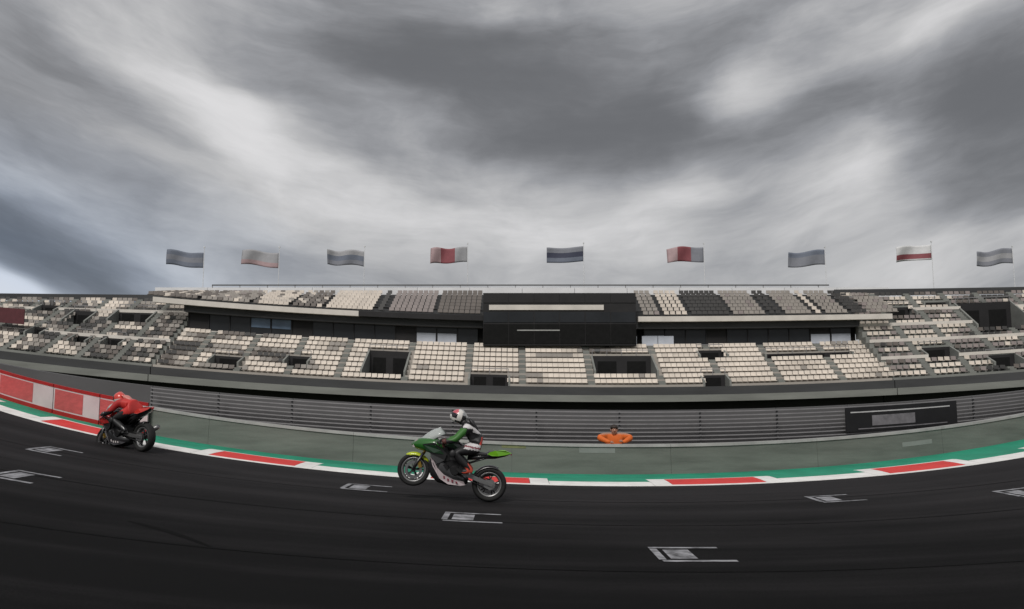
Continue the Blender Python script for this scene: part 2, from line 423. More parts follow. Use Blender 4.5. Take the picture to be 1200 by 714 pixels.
# red and white advertising boards in front of the barrier, far left
M_ADR = mat('red_board_frame', (.33, .012, .012), .5, var=.15)
M_ADW = mat('white_board_face', (.55, .45, .46), .5, var=.1, scale=1.5)
M_ADP = mat('faded_red_print', (.47, .085, .085), .5, var=.16, scale=5, stretch=(1, 1, 3))
lab = ['advertising board ending right behind the red motorcycle, mostly white faced', 'red and white advertising board one to the left of the board behind the red motorcycle',
       'advertising board at the left edge of the photo, faded red print beside white', 'advertising board cut off by the left edge, beyond the others']
edges = [inv(x_, y_)[0] for x_, y_ in ((150, 512), (86, 500), (24, 486))] + [inv(24, 486)[0] - 2.6, inv(24, 486)[0] - 5.2]
for i in range(4):
    xb, xa = edges[i], edges[i + 1] + .03
    b = empty('advertising_board', lab[i], 'advertising board', G((xa + xb) / 2, T_W - .12, 0), group='advertising boards on the barrier')
    t0, t1 = T_W - .16, T_W - .10
    q = Xs(xa, xb, .3)
    child_of(sweep('board_face', rect(t0, t1, .13, WH + .02), q, M_ADW), b)
    child_of(sweep('frame_rail', rect(t0 - .015, t1 + .01, WH + .02, WH + .11), q, M_ADR), b)
    child_of(sweep('frame_rail', rect(t0 - .015, t1 + .01, .0, .13), q, M_ADR), b)
    L_ = xb - xa
    child_of(sweep('print_panel', rect(t0 - .008, t0 + .01, .17, WH - .02), Xs(xa + (.03 if i != 0 else .0) * L_, xa + (.66 if i else .30) * L_, .3), M_ADP), b)

# ------------------------------------------------------------------ rail fence and retaining wall under the stand
T_F = 24.6
def Ffen(X, t, h):                            # top follows a slightly gentler dip than the track
    return Vector((X, t + C(X) * .85, FE(X) + h))
def FE(X): return -.024 * X + .0032 * X * X if X > -26 else .624 + 2.163 + (X + 26) * -.1
zt, zb = zy(479, T_F), zy(522, T_F)
fence = empty('rail_fence', 'long fence of thin horizontal grey steel rails behind the concrete barrier', 'fence', (0, T_F, 0))
xf0 = -11.3
NR = 9
for k in range(NR):
    h = zb + (zt - zb) * (k + .35) / NR
    child_of(sweep('rail', [(T_F, h), (T_F + .045, h), (T_F + .045, h + .030), (T_F, h + .034)], Xs(xf0, 33, .6), M_RAIL, fn=Ffen), fence)
k = xf0
while k < 33:
    bm = bmesh.new(); p = Ffen(k, T_F + .085, 0)
    box(bm, (p.x, p.y, p.z + (zt - 1.0) / 2), (.05, .06, zt + 1.0)); child_of(obj('fence_post', bm, M_POST), fence); k += 2.4
tb = T_F + .5
rw = sweep('retaining_wall', rect(tb, tb + .4, -1.2, zt - .01), Xs(-36, 36, .6), M_GREYW, fn=Ffen)
tag(rw, 'plain dark grey retaining wall behind the rail fence, bare at the far left', 'wall')

# black board hung on the fence
sgn = empty('black_board', 'black sign board with a grey worn panel hung on the rail fence at right', 'sign', at(1054, 488, T_F - .1 + C(10) * .85))
def fpx(px, py):
    Y = T_F
    for _ in range(30):
        X = at(px, py, Y).x; Y = T_F + C(X) * .85
    p = at(px, py, Y); return X, p.z - FE(X)
M_SIGNB = mat('black_sign_face', (.012, .012, .013), .5, var=.2); M_SIGNG = mat('grey_sign_print', (.17, .165, .175), .6, var=.3, scale=5); M_SIGNW = mat('white_sign_line', (.5, .5, .5), .6)
xa, xb = fpx(990, 490)[0], fpx(1120, 484)[0]
hm = fpx(1054, 488)[1]
for nm, a, b, h0, h1, th, mm in (('board_face', 0, 1, -.37, .36, .05, M_SIGNB), ('grey_panel', .22, .60, -.22, .09, .062, M_SIGNG), ('white_line', .04, .93, .19, .225, .062, M_SIGNW), ('white_line', .1, .9, -.315, -.285, .062, M_SIGNG)):
    q = Xs(xa + (xb - xa) * a, xa + (xb - xa) * b, .3)
    child_of(sweep(nm, rect(T_F - .03 - th, T_F - .03, hm + h0, hm + h1), q, mm, fn=Ffen), sgn)

# ------------------------------------------------------------------ grandstands
def ES(X):
    X = max(-75, min(75, X)); return -.0202 * X + .00101 * X * X
def S(X, D, z, w_=1.): return Vector((X, D, z + ES(X) * w_))
def SX(px, D): return (px - 600) / 1000 * D * 1.0
D0 = 80.0
Z_LIP0, Z_LIP1, Z_SEAT0 = zy(470, D0), zy(462, D0), zy(452, D0)
def ssweep(name, prof, xs, m, parent, wf=lambda X: 1., kind=None):
    o = sweep(name, prof, xs, m, fn=lambda X, t, h: S(X, t, h, wf(X) if not isinstance(wf, (int, float)) else wf), kind=kind)
    child_of(o, parent); return o

def seat_block(root, xa, xb, rows, mats, seed, holes=(), d_at=None, name='seat_block', pat=None):
    """rows: list of (D, z, weight function). One block of seats, too small to pick apart singly: joined"""
    rnd = random.Random(seed); bm = bmesh.new(); st = .52
    n = int((xb - xa) / st)
    if n < 1: return
    for r_, (D, z, wf) in enumerate(rows):
        for i in range(n):
            X = xa + (i + .5) * (xb - xa) / n
            if any(h[0] <= X <= h[1] and h[2] <= r_ <= h[3] for h in holes): continue
            mi = pat(X, r_, rnd)
            zz = z + ES(X) * wf(X); zz2 = zz
            wd = .49
            box(bm, (X, D + .12, zz + .20), (wd, .34, .05), mi=mi)
            box(bm, (X, D + .30, zz + .385), (wd, .05, .36), mi=mi, rot=Matrix.Rotation(R(-10), 3, 'X'))
    if len(bm.verts) == 0: bm.free(); return
    o = obj(name, bm, M_SEAT, None, kind='stuff'); child_of(o, root)

one = lambda X: 1.0
def steps(root, xa, xb, rows, m, holes=(), w_last=.8):
    """concrete terraces that carry the rows, left out where an entrance cuts through them"""
    for k, (D, z, wf) in enumerate(rows):
        D2 = rows[k + 1][0] if k + 1 < len(rows) else D + w_last
        cuts = sorted((max(xa, h[0]), min(xb, h[1])) for h in holes if h[2] <= k <= h[3])
        a = xa
        for c0, c1 in cuts + [(xb, xb)]:
            if c0 - a > .3: ssweep('terrace_step', rect(D - .3, D2 - .301, z - 1.3, z), Xs(a, c0, 4), m, root, wf)
            a = max(a, c1)

def opening(root, xa, xb, rows, r0, r1, wf=one):
    """entrance cut through the rows: floor, side walls, back wall with a doorway, handrail"""
    D, z0, _ = rows[r0]; r1 = min(r1, len(rows) - 1); D2 = rows[r1][0] + .5; z1 = rows[r1][1] + .35
    ssweep('passage_floor', rect(D - .3, D2 + .1, z0 - .6, z0 - .3), [xa, xb], M_CONC4, root, wf)
    ssweep('passage_back', rect(D2, D2 + .2, z0 - .29, z1), [xa + .02, xb - .02], M_CLADD, root, wf)
    w_ = xb - xa; n = max(1, round(w_ / 2.4))
    for k in range(n):
        a = xa + w_ * (k + .18) / n; b = xa + w_ * (k + .82) / n
        ssweep('doorway', rect(D2 - .03, D2 - .005, z0 - .28, z0 + (z1 - z0) * .72), [a, b], M_BLACK, root, wf)  # black slab paints the unlit inside of the doorway
    for a, b in ((xa - .16, xa + .02), (xb - .02, xb + .16)):
        bm = bmesh.new(); za = z0 + ES(a) * wf(a)
        hexa(bm, [(a, D - .31, za - .6), (b, D - .31, za - .6), (b, D2 + .21, za - .6), (a, D2 + .21, za - .6), (a, D - .31, za + .35), (b, D - .31, za + .35), (b, D2 + .21, za + z1 - z0 + .12), (a, D2 + .21, za + z1 - z0 + .12)])
        child_of(obj('side_wall', bm, M_CONC3), root)
    ssweep('handrail', rect(D2 + .05, D2 + .11, z1 + .55, z1 + .62), Xs(xa, xb, 3), M_RAIL, root, wf)
    n = max(2, round(w_ / 1.5))
    for k in range(n + 1):
        X = xa + w_ * k / n
        ssweep('handrail_post', rect(D2 + .06, D2 + .10, z1, z1 + .55), [X - .025, X + .025], M_RAIL, root, wf)

one = lambda X: 1.0
def lerp(a, b, f): return a + (b - a) * f
def make_rows(n, Da, ya, Db, yb, wa, wb):
    za, zb_ = zy(ya, Da), zy(yb, Db); rs = []
    for k in range(n):
        f = k / (n - 1)
        rs.append((lerp(Da, Db, f), lerp(za, zb_, f), (lambda X, f=f: lerp(wa(X), wb(X), f))))
    return rs

def base(root, xa, xb):
    q = Xs(xa, xb, 3)
    ssweep('lower_wall', rect(D0 + 2.5, D0 + 3, -2, Z_LIP0 + .6), q, M_CLADD, root)  # near-black colour paints in the shade under the lip beam
    ssweep('lip_beam', rect(D0 - .5, D0 + 3.2, Z_LIP0, Z_LIP1 - .01), q, M_CONC3, root)
    ssweep('front_wall', rect(D0 - .05, D0 + .25, Z_LIP1, Z_SEAT0 - .05), q, M_CONC4, root)

# ---- main stand
main = empty('grandstand', 'long main grandstand with cream seats, dark glass suites and a white parapet', 'grandstand', (0, D0, 0), group='grandstands beyond the track')
ML, MR = SX(178, D0), SX(1046, D0)
base(main, ML, MR)
LROWS = make_rows(8, 80.6, 450, 87, 409, one, lambda X: .9 if X < 0 else .55)
def wl(X): return .95 if X < 0 else .35
pxh = lambda a, b, D=83.: (SX(a, D), SX(b, D))
HOLES = [(*pxh(428, 476), 1, 5), (*pxh(552, 596), 0, 1), (*pxh(697, 768), 2, 5), (*pxh(818, 846), 0, 1), (*pxh(826, 858), 5, 6), (*pxh(905, 1008), 5, 5), (*pxh(252, 285), 1, 2), (*pxh(336, 362), 2, 3)]
steps(main, ML, MR, LROWS, M_TERR, HOLES)
def pat_lower(X, r_, rnd):
    px = X / 83 * 1000 + 600
    nz = noise.noise(Vector((X * .16, r_ * .45, 3)))
    if px < 400: v_ = nz + (400 - px) / 500
    else: v_ = nz * 1.0 - .12
    u = v_ + rnd.uniform(-.09, .09)
    return 4 if u > .55 else 3 if u > .42 else 2 if u > .25 else 1 if u > .08 else 0
AIS = [178, 232, 288, 345, 402, 478, 549, 612, 690, 770, 838, 905, 975, 1046]
for i, (a, b) in enumerate(zip(AIS, AIS[1:])):
    xa, xb = SX(a, 83) + .35, SX(b, 83) - .35
    if i == 0: xa = ML + .2
    seat_block(main, xa, xb, LROWS, M_SEAT, i, HOLES, pat=pat_lower)
for i, h in enumerate(HOLES): opening(main, h[0], h[1], LROWS, h[2], h[3], LROWS[h[2]][2])
# stairs between the blocks
for a in AIS[1:-1]:
    X = SX(a, 83); bm = bmesh.new()
    for k_, (D, z, wf) in enumerate(LROWS):
        if any(h[0] - .4 <= X <= h[1] + .4 and h[2] <= k_ <= h[3] for h in HOLES): continue
        zz = z + ES(X) * wf(X)
        box(bm, (X, D - .1, zz + .09), (.62, .38, .18)); box(bm, (X, D + .28, zz + .18), (.62, .38, .36))
    child_of(obj('stair', bm, M_CONC3, kind='stuff'), main)
# walkway wall between the seats and the suites, mid height rail
q = Xs(ML, MR, 3)
DG = 88.2
zg0, zg1 = zy(405.5, DG), zy(378, DG)
ssweep('suite_sill', rect(DG - .8, DG + .3, zg0 - .5, zg0), q, M_FASC, main, wl)
ssweep('suite_wall', rect(DG + .3, DG + .7, zg0 - .3, zg1 + 1.2), q, M_BLACK, main, wl)
# suite windows, one pane each
def pane_mat(px):
    for a, b, m_ in ((478, 542, 'b'), (704, 792, 'b'), (953, 1032, 'b'), (284, 336, 'u')):
        if a <= px <= b: return m_
    return 'd'
X = ML + .2; k = 0
wins = main
while X < MR - 2:
    wd = 2.15
    px = (X + wd / 2) / DG * 1000 + 600; f = pane_mat(px)
    if not (560 < px < 752):
        pm = M_GLASSD
        ssweep('window_pane', rect(DG + .12, DG + .2, zg0 + .02, zg1), Xs(X, X + wd - .1, 1.1), M_GLASSD if k % 5 else M_CLADD, main, wl)
        ssweep('mullion', rect(DG + .02, DG + .25, zg0 + .01, zg1 + .01), [X - .085, X - .01], M_CLADD, main, wl)
        if f != 'd':
            yb, yt = (404, 393) if f == 'b' else (397, 386)
            ssweep('window_reflection', rect(DG + .05, DG + .1, zy(yb, DG), zy(yt, DG)), Xs(X + .05, X + wd - .15, 1.1), M_GLASSB if f == 'b' else M_GLASSBL, main, wl)  # bright reflection in the glass, painted as a coloured slab
    X += wd; k += 1
# extra pale slabs, painted reflections below the central block's right end
for a in (704, 728, 752, 771):
    ssweep('window_reflection', rect(DG - .35, DG - .3, zy(405, DG), zy(394, DG)), [SX(a, DG), SX(a + 18, DG)], M_GLASSB, main, wl)
# fascia above the suites
DU = 87.0
zf0, zf1 = zy(377, DU), zy(371, DU)
for a, b, m_ in ((178, 420, M_FASC), (420, 566, M_CLADD), (748, 1046, M_FASC)):
    ssweep('fascia', rect(DU - .4, DU + .5, zf0, zf1), Xs(SX(a, DU), SX(b, DU), 3), m_, main, wl)
ssweep('suite_roof', rect(DU + .55, DG + .8, zf0 + .1, zf1 - .05), q, M_CLADD, main, wl)
# upper tier
top0 = lambda X: 0.02
UROWS = make_rows(7, 87.6, 370.5, 94, 346, wl, top0)
steps(main, ML, MR, UROWS, M_CONC4)
def pat_upper(X, r_, rnd):
    px = X / 90 * 1000 + 600
    for a, b, c in ((178, 255, 3), (255, 300, 2), (300, 345, 1), (345, 384, 3), (384, 442, 1), (442, 456, 4), (456, 512, 5), (512, 566, 3),
                    (748, 772, 2), (772, 804, 1), (804, 852, 4), (852, 893, 2), (893, 912, 4), (912, 946, 2), (946, 958, 1), (958, 988, 2), (988, 1010, 4), (1010, 1046, 2)):
        if a <= px < b:
            if c in (2,) and rnd.random() < .12: return 5
            if px < 380 and rnd.random() < .3: return rnd.choice((1, 2, 3))
            return c
    return 4
UA = [178, 240, 300, 345, 384, 442, 456, 512, 566]
UB = [748, 772, 804, 852, 893, 912, 946, 958, 988, 1010, 1046]
for U in (UA, UB):
    for i, (a, b) in enumerate(zip(U, U[1:])):
        seat_block(main, SX(a, 90) + .2, SX(b, 90) - .2, UROWS, M_SEAT, 40 + i + a, pat=pat_upper, name='upper_seat_block')
# back parapet in white with a dark rail along its top
DB = 95.2
wp0, wp1 = zy(346, DB), zy(337, DB)
ssweep('back_wall', rect(DB + .35, DB + .6, 1, wp1 - .1), q, M_CONC4, main, 0.)
for a in range(178, 1046, 62):
    ssweep('parapet_panel', rect(DB, DB + .3, wp0 - .4, wp1), [SX(a, DB) + .02, SX(min(a + 62, 1046), DB) - .02], M_WHITEW, main, 0.)
ssweep('top_rail', rect(DB - .05, DB + .05, zy(335, DB), zy(333.6, DB)), q, M_POST, main, 0.)
X = ML
while X < MR:
    ssweep('rail_post', rect(DB - .03, DB + .03, wp1, zy(335, DB)), [X, X + .08], M_RAIL, main, 0.); X += 3.1
# central dark press box with a pale strip
DP = 86.2
bx = ssweep('press_box', rect(DP, 95.1, zy(405, DP), zy(343.5, DP)), Xs(SX(566, DP), SX(746, DP), 3), M_CLADD, main, 0.)
for a in range(566, 746, 30):
    ssweep('box_panel', rect(DP - .06, DP - .005, zy(403, DP), zy(380, DP)), [SX(a, DP) + .03, SX(a + 30, DP) - .03], M_BLACK, main, 0.)
    ssweep('box_window', rect(DP - .06, DP - .005, zy(378, DP), zy(366, DP)), [SX(a, DP) + .05, SX(a + 30, DP) - .05], M_GLASSD, main, 0.)
    ssweep('box_panel', rect(DP - .06, DP - .005, zy(355, DP), zy(345, DP)), [SX(a, DP) + .03, SX(a + 30, DP) - .03], M_CLADD, main, 0.)
ssweep('pale_strip', rect(DP - .12, DP - .062, zy(363.5, DP), zy(357.5, DP)), Xs(SX(573, DP), SX(708, DP), 3), M_FASC, main, 0.)
ssweep('grey_bar', rect(DP - .12, DP - .062, zy(388, DP), zy(386.6, DP)), Xs(SX(606, DP), SX(656, DP), 3), M_CONC2, main, 0.)

# ---- side stands: one tall bank of rows each
def side_stand(pa, pb, label, pat, holes, yt, wb, seed, panels):
    root = empty('grandstand', label, 'grandstand', (SX((pa + pb) / 2, D0), D0, 0), group='grandstands beyond the track')
    xa, xb = SX(pa, D0), SX(pb, D0)
    base(root, xa, xb)
    rows = make_rows(16, 80.6, 450, 93, yt, one, wb)
    steps(root, xa, xb, rows, M_CONC3, holes)
    n = max(1, round((pb - pa) / 45)); ww = (xb - xa) / n
    for i in range(n):
        seat_block(root, xa + i * ww + .35, xa + (i + 1) * ww - .35, rows, M_SEAT, seed + i, holes, pat=pat)
        if i:
            X = xa + i * ww; bm = bmesh.new()
            for k_, (D, z, wf) in enumerate(rows):
                if any(h[0] - .4 <= X <= h[1] + .4 and h[2] <= k_ <= h[3] for h in holes): continue
                box(bm, (X, D - .1, z + ES(X) * wf(X) + .09), (.62, .38, .18)); box(bm, (X, D + .28, z + ES(X) * wf(X) + .18), (.62, .38, .36))
            child_of(obj('stair', bm, M_CONC3, kind='stuff'), root)
    for h in holes: opening(root, h[0], h[1], rows, h[2], h[3], rows[h[2]][2])
    for r_ in panels:                       # pale walkway fronts between the rows
        D, z, wf = rows[r_]
        a = xa
        for c0, c1 in sorted((h[0], h[1]) for h in holes if h[2] <= r_ <= h[3]) + [(xb, xb)]:
            if min(c0, xb) - a > .5: ssweep('walkway_front', rect(D - .36, D - .305, z - .05, z + .28), Xs(a, min(c0, xb), 3), M_FASC, root, wf)
            a = max(a, c1)
    D, z, wf = rows[-1]
    ssweep('back_rail', rect(D + .9, D + 1.0, z + .3, z + 1.0), Xs(xa, xb, 3), M_CONC4, root, wf)
    return root
def pat_left(X, r_, rnd):
    u = noise.noise(Vector((X * .22 + r_ * .16, r_ * .55, 9))) + rnd.uniform(-.28, .28)
    return 4 if u > .20 else 3 if u > .02 else 2 if u > -.20 else 1 if u > -.44 else 0
def pat_right(X, r_, rnd):
    u = noise.noise(Vector((X * .14 - r_ * .2, r_ * .5, 4))) + rnd.uniform(-.15, .15)
    return 4 if u > .42 else 3 if u > .25 else 5 if u > -.05 else 1 if u > -.4 else 0
h83 = lambda a, b, r0, r1, D=87: (SX(a, D), SX(b, D), r0, r1)
left = side_stand(-130, 177, 'tall stand of mottled brown and cream seats at the far left', pat_left,
    [h83(70, 96, 8, 10), h83(120, 165, 9, 11), h83(20, 44, 11, 12), h83(104, 122, 3, 4), h83(50, 66, 4, 5), h83(140, 160, 3, 4)], 357, lambda X: .08, 300, (5, 12))
right = side_stand(1047, 1330, 'tall stand of mauve and cream seats with pale walkway fronts at the far right', pat_right,
    [h83(1148, 1215, 8, 12), h83(1058, 1090, 11, 12), h83(1064, 1098, 3, 4), h83(1110, 1140, 13, 13), h83(1128, 1160, 1, 2)], 350, lambda X: .2, 400, (3, 6, 9, 12))
# dark red banner on the left stand
bm = bmesh.new(); p = at(12, 366, 83.5); hexa(bm, [p + Vector(q_) for q_ in ((-2.2, 0, -.9), (1.4, 0, -1.2), (1.4, .1, -1.2), (-2.2, .1, -.9), (-2.2, 0, .6), (1.4, 0, .3), (1.4, .1, .3), (-2.2, .1, .6))])
tag(obj('red_banner', bm, mat('dark_red_cloth', (.09, .022, .028), .7)), 'dark red banner hung across the seats at the far left of the left stand', 'banner')

# ------------------------------------------------------------------ flags above the stand
M_FP = mat('flag_pole_steel', (.75, .75, .76), .4, metal=.3)
FC = {n_: mat('flag_' + n_, tuple(.75 * q_ + .25 * (sum(c) / 3) for q_ in c), .75, var=.1, scale=2) for n_, c in dict(navy=(.045, .052, .095), blue=(.14, .165, .225), grey=(.33, .33, .35), red=(.27, .05, .065), pink=(.42, .27, .28), white=(.62, .62, .63), slate=(.20, .21, .25)).items()}
FLAGS = [(217, 303, ('blue', 'slate', 'blue'), 'h', 14, 'plain blue grey flag, leftmost of the row above the stands'),
         (305, 303, ('grey', 'grey', 'pink'), 'h', 10, 'pale grey flag with a faded pink lower band, second from the left'),
         (405, 302, ('grey', 'blue', 'slate'), 'h', 6, 'blue grey flag with a paler top, third from the left'),
         (526, 298.5, ('pink', 'red', 'grey'), 'v', 3, 'red and grey flag left of the dark press box'),
         (662, 298, ('slate', 'navy', 'blue'), 'h', 1, 'dark navy flag above the press box'),
         (803, 298.5, ('pink', 'red', 'slate'), 'v', -3, 'red and slate flag just right of the press box'),
         (945, 303, ('blue', 'slate', 'slate'), 'h', -5, 'slate grey flag, third from the right'),
         (1070, 296.5, ('white', 'white', 'red'), 'h', -9, 'white flag with a thin red lower band, second from the right'),
         (1165, 302, ('slate', 'grey', 'slate'), 'h', -12, 'grey striped flag, rightmost of the row')]
DF = 96.2
for i, (px, py, cols, ori, tilt, lb) in enumerate(FLAGS):
    p = at(px, py, DF); wd, hh = 4.3, 1.75
    f0 = at(px, 345, DF)
    fl = empty('flag', lb, 'flag', (p.x + wd / 2, DF, f0.z - 2.2), group='flags flying above the grandstand')
    bm = bmesh.new(); tube(bm, [(0, 0, 0), (0, 0, p.z + hh * .6 + .2 - (f0.z - 2.2))], [.045, .03], 8); box(bm, (0, 0, p.z + hh * .6 + .25 - (f0.z - 2.2)), (.16, .16, .12))
    obj('flag_pole', bm, M_FP, fl)
    bm = bmesh.new(); nx, nz = 18, 9; g = []; rf = random.Random(i * 7 + 3); fa, fb, fc, fd_ = rf.uniform(.16, .42), rf.uniform(5.5, 10.5), rf.uniform(0, 6), rf.uniform(.0, .38)
    for a in range(nx + 1):
        col_ = []
        for b in range(nz + 1):
            u, v_ = a / nx, b / nz
            yy = fa * u ** .6 * math.sin(u * fb + v_ * 1.6 + fc)
            zz = p.z - (f0.z - 2.2) + (v_ - .5) * hh * (1 - .06 * u) + math.tan(R(tilt)) * (u - .5) * wd * .55 + .10 * math.sin(u * fb * .8 + fc) - fd_ * u * u * (1 - .4 * v_)
            col_.append(bm.verts.new((-.06 - u * wd * .97, yy, zz)))
        g.append(col_)
    for a in range(nx):
        for b in range(nz):
            f = bm.faces.new((g[a][b], g[a + 1][b], g[a + 1][b + 1], g[a][b + 1])); f.smooth = True
            f.material_index = (2 if b < nz / 3 else 1 if b < 2 * nz / 3 else 0) if ori == 'h' else (2 if a < nx * .33 else 1 if a < nx * .7 else 0)
            if cols == ('white', 'white', 'red'): f.material_index = 2 if b in (1, 2, 3) else 1
    o = obj('flag_cloth', bm, [FC[c] for c in cols], fl)
    sm = o.modifiers.new('solid', 'SOLIDIFY'); sm.thickness = .02

# ------------------------------------------------------------------ motorcycles
M_TYRE = mat('tyre_rubber', (.016, .016, .016), .8, spec=.3, var=.2, scale=20)
M_RIM = mat('polished_rim', (.28, .28, .28), .35, metal=.7, var=.1)
M_RIMD = mat('dark_rim', (.03, .03, .03), .4, metal=.5)
M_ALU = mat('brushed_aluminium', (.25, .25, .25), .4, metal=.8, var=.12, scale=8)
M_CARB = mat('black_carbon', (.014, .014, .015), .35, spec=.5, var=.2, coat=.5)
M_ENG = mat('engine_casing', (.020, .020, .021), .5, metal=.6, var=.2, scale=8)
M_GOLD = mat('gold_fork', (.42, .27, .06), .3, metal=.8)
M_DISC = mat('steel_disc', (.30, .30, .31), .35, metal=.9)
M_SCREEN = mat('smoked_screen', (.62, .66, .64), .15, spec=.5, var=.08, trans=.45)
M_LEATHER = mat('black_leather', (.018, .018, .019), .5, spec=.4, var=.3, scale=14, bump=.1)
BIKE_A = dict(flash=mat('dark_green_flash', (.006, .03, .010), .3, coat=.6), main=mat('deep_green_paint', (.018, .105, .014), .3, var=.15, coat=.7), bright=mat('lime_green_paint', (.14, .38, .012), .3, var=.1, coat=.7),
              yel=mat('yellow_green_paint', (.42, .50, .02), .3, coat=.6), low=mat('white_fairing_paint', (.42, .36, .37), .3, coat=.6), mark=mat('maroon_print', (.16, .03, .045), .4), dark=M_CARB)
BIKE_B = dict(flash=mat('red_flash', (.30, .014, .012), .3, coat=.6), main=mat('racing_red_paint', (.42, .018, .016), .3, var=.15, coat=.7), bright=mat('bright_red_paint', (.58, .04, .03), .3, coat=.7),
              yel=mat('dark_fender_paint', (.05, .012, .012), .3, coat=.6), low=mat('black_fairing_paint', (.02, .018, .02), .3, coat=.6), mark=mat('pale_print', (.5, .46, .46), .4), dark=M_CARB)

def make_bike(name, label, cl, M4):
    root = link(bpy.data.objects.new(name, None)); root.matrix_world = M4; tag(root, label, 'motorcycle')
    def P(nm, bm, m, par=root, smooth=True): return obj(nm, bm, m, par, smooth)
    # wheels
    for front in (1, 0):
        cx, rr, tw = (1.43, .302, .060) if front else (0., .322, .095)
        cz = rr; ri = .215
        bm = bmesh.new()
        lathe_y(bm, [(ri + .012, -tw * .62), (ri + .02, tw * .62), (ri - .004, tw * .66), (ri - .03, tw * .3), (ri - .034, -tw * .3), (ri - .004, -tw * .66)], 40, (cx, 0, cz), 0)
        lathe_y(bm, [(.045, -tw * .75), (.045, tw * .75), (.012, tw * .75), (.012, -tw * .75)], 20, (cx, 0, cz), 1)
        for k in range(5):
            for d in (-.16, .16):
                a = 2 * math.pi * k / 5 + .3
                tube(bm, [(cx + .035 * math.cos(a), 0, cz + .035 * math.sin(a)), (cx + .11 * math.cos(a + d * .6), 0, cz + .11 * math.sin(a + d * .6)), (cx + (ri - .02) * math.cos(a + d), 0, cz + (ri - .02) * math.sin(a + d))], [.017, .012, .013], 6, 1)
        wh = P('wheel', bm, [M_RIM, M_RIMD])
        bm = bmesh.new(); n = 9
        prof = [(ri + .008, -tw * .62)] + [(ri + .03 + (rr - ri - .03) * math.sin(math.pi * (i + .6) / (n + .2)) ** .75, -tw * math.cos(math.pi * (i + .6) / (n + .2))) for i in range(n)] + [(ri + .008, tw * .62)]
        lathe_y(bm, prof, 48, (cx, 0, cz))
        P('tyre', bm, M_TYRE, wh)
        for sy in ((-1, 1) if front else (1,)):
            bm = bmesh.new(); y = sy * (tw + (.012 if front else .0)); ro = .16 if front else .11
            lathe_y(bm, [(ro, y - .003), (ro, y + .003), (ro - .045, y + .003), (ro - .045, y - .003)], 36, (cx, 0, cz))
            for k in range(6):
                a = k * math.pi / 3; tube(bm, [(cx + .03 * math.cos(a), y, cz + .03 * math.sin(a)), (cx + (ro - .04) * math.cos(a), y, cz + (ro - .04) * math.sin(a))], .006, 5)
            P('brake_disc', bm, M_DISC, wh, False)
    # fork, brakes, fender
    for sy in (-1, 1):
        y = sy * .105
        bm = bmesh.new(); tube(bm, [(1.43, y, .302), (1.415, y, .40), (1.31, y, .64)], [.026, .028, .028], 12); tube(bm, [(1.31, y, .64), (1.17, y, .95)], [.024, .024], 12, 1)
        P('fork_leg', bm, [M_CARB, M_GOLD])
        bm = bmesh.new(); box(bm, (1.335, sy * .085, .42), (.06, .035, .11), Matrix.Rotation(R(25), 3, 'Y')); P('brake_caliper', bm, M_GOLD, smooth=False)
    bm = bmesh.new(); ra = []
    for i in range(12):
        a = R(52 + i * 8.2); rd = .325; hw = .072 * math.sin(math.pi * (i + 1.6) / 14) ** .5
        for_ = []
        for j in range(7):
            t_ = (j - 3) / 3; drop = .055 * t_ * t_
            for_.append(bm.verts.new((1.43 + (rd - drop) * math.cos(a), hw * t_, .302 + (rd - drop) * math.sin(a))))
        ra.append(for_)
    for a, b in zip(ra, ra[1:]):
        for j in range(6): bm.faces.new((a[j], a[j + 1], b[j + 1], b[j]))
    fd = P('front_fender', bm, cl['yel']); sm = fd.modifiers.new('s', 'SOLIDIFY'); sm.thickness = .006
    # frame, swingarm, engine
    for sy in (-1, 1):
        bm = bmesh.new(); plate(bm, [(1.16, sy * .10, .93), (1.20, sy * .10, .80), (.92, sy * .13, .66), (.60, sy * .15, .44), (.50, sy * .15, .42), (.50, sy * .15, .60), (.86, sy * .14, .84)], .045); P('frame_spar', bm, M_CARB, smooth=False)
        bm = bmesh.new(); plate(bm, [(-.06, sy * .125, .295), (-.06, sy * .125, .35), (.16, sy * .125, .405), (.50, sy * .125, .465), (.54, sy * .125, .40), (.26, sy * .125, .345)], .045); P('swingarm', bm, M_ALU, smooth=False)
        bm = bmesh.new(); plate(bm, [(.50, sy * .17, .52), (.40, sy * .17, .43), (.35, sy * .17, .44), (.42, sy * .17, .56)], .02); tube(bm, [(.40, sy * .16, .455), (.40, sy * .275, .46)], .016, 8); P('footpeg', bm, M_ALU, smooth=False)
    bm = bmesh.new()
    box(bm, (.82, 0, .50), (.42, .34, .26)); box(bm, (.95, 0, .68), (.22, .38, .24), Matrix.Rotation(R(25), 3, 'Y')); box(bm, (.62, 0, .44), (.24, .28, .24))
    for x, z, r_ in ((.68, .45, .095), (.86, .46, .075), (.98, .48, .06)):
        lathe_y(bm, [(.001, .225), (r_ * .8, .225), (r_, .205), (r_, -.205), (r_ * .8, -.225), (.001, -.225)], 20, (x, 0, z))
    P('engine', bm, M_ENG, smooth=False)
    bm = bmesh.new(); box(bm, (1.13, 0, .62), (.04, .30, .30), Matrix.Rotation(R(-12), 3, 'Y')); P('radiator', bm, M_RIMD, smooth=False)
    bm = bmesh.new(); tube(bm, [(.62, -.18, .40), (.42, -.2, .36), (.25, -.24, .42)], [.03, .03, .035], 10); tube(bm, [(.25, -.24, .42), (.20, -.25, .44), (-.10, -.28, .54)], [.04, .06, .055], 14); P('exhaust_muffler', bm, M_ALU)
    bm = bmesh.new(); lathe_y(bm, [(.095, .118), (.095, .124), (.03, .124), (.03, .118)], 24, (0, 0, .322)); P('sprocket', bm, M_ALU, smooth=False)
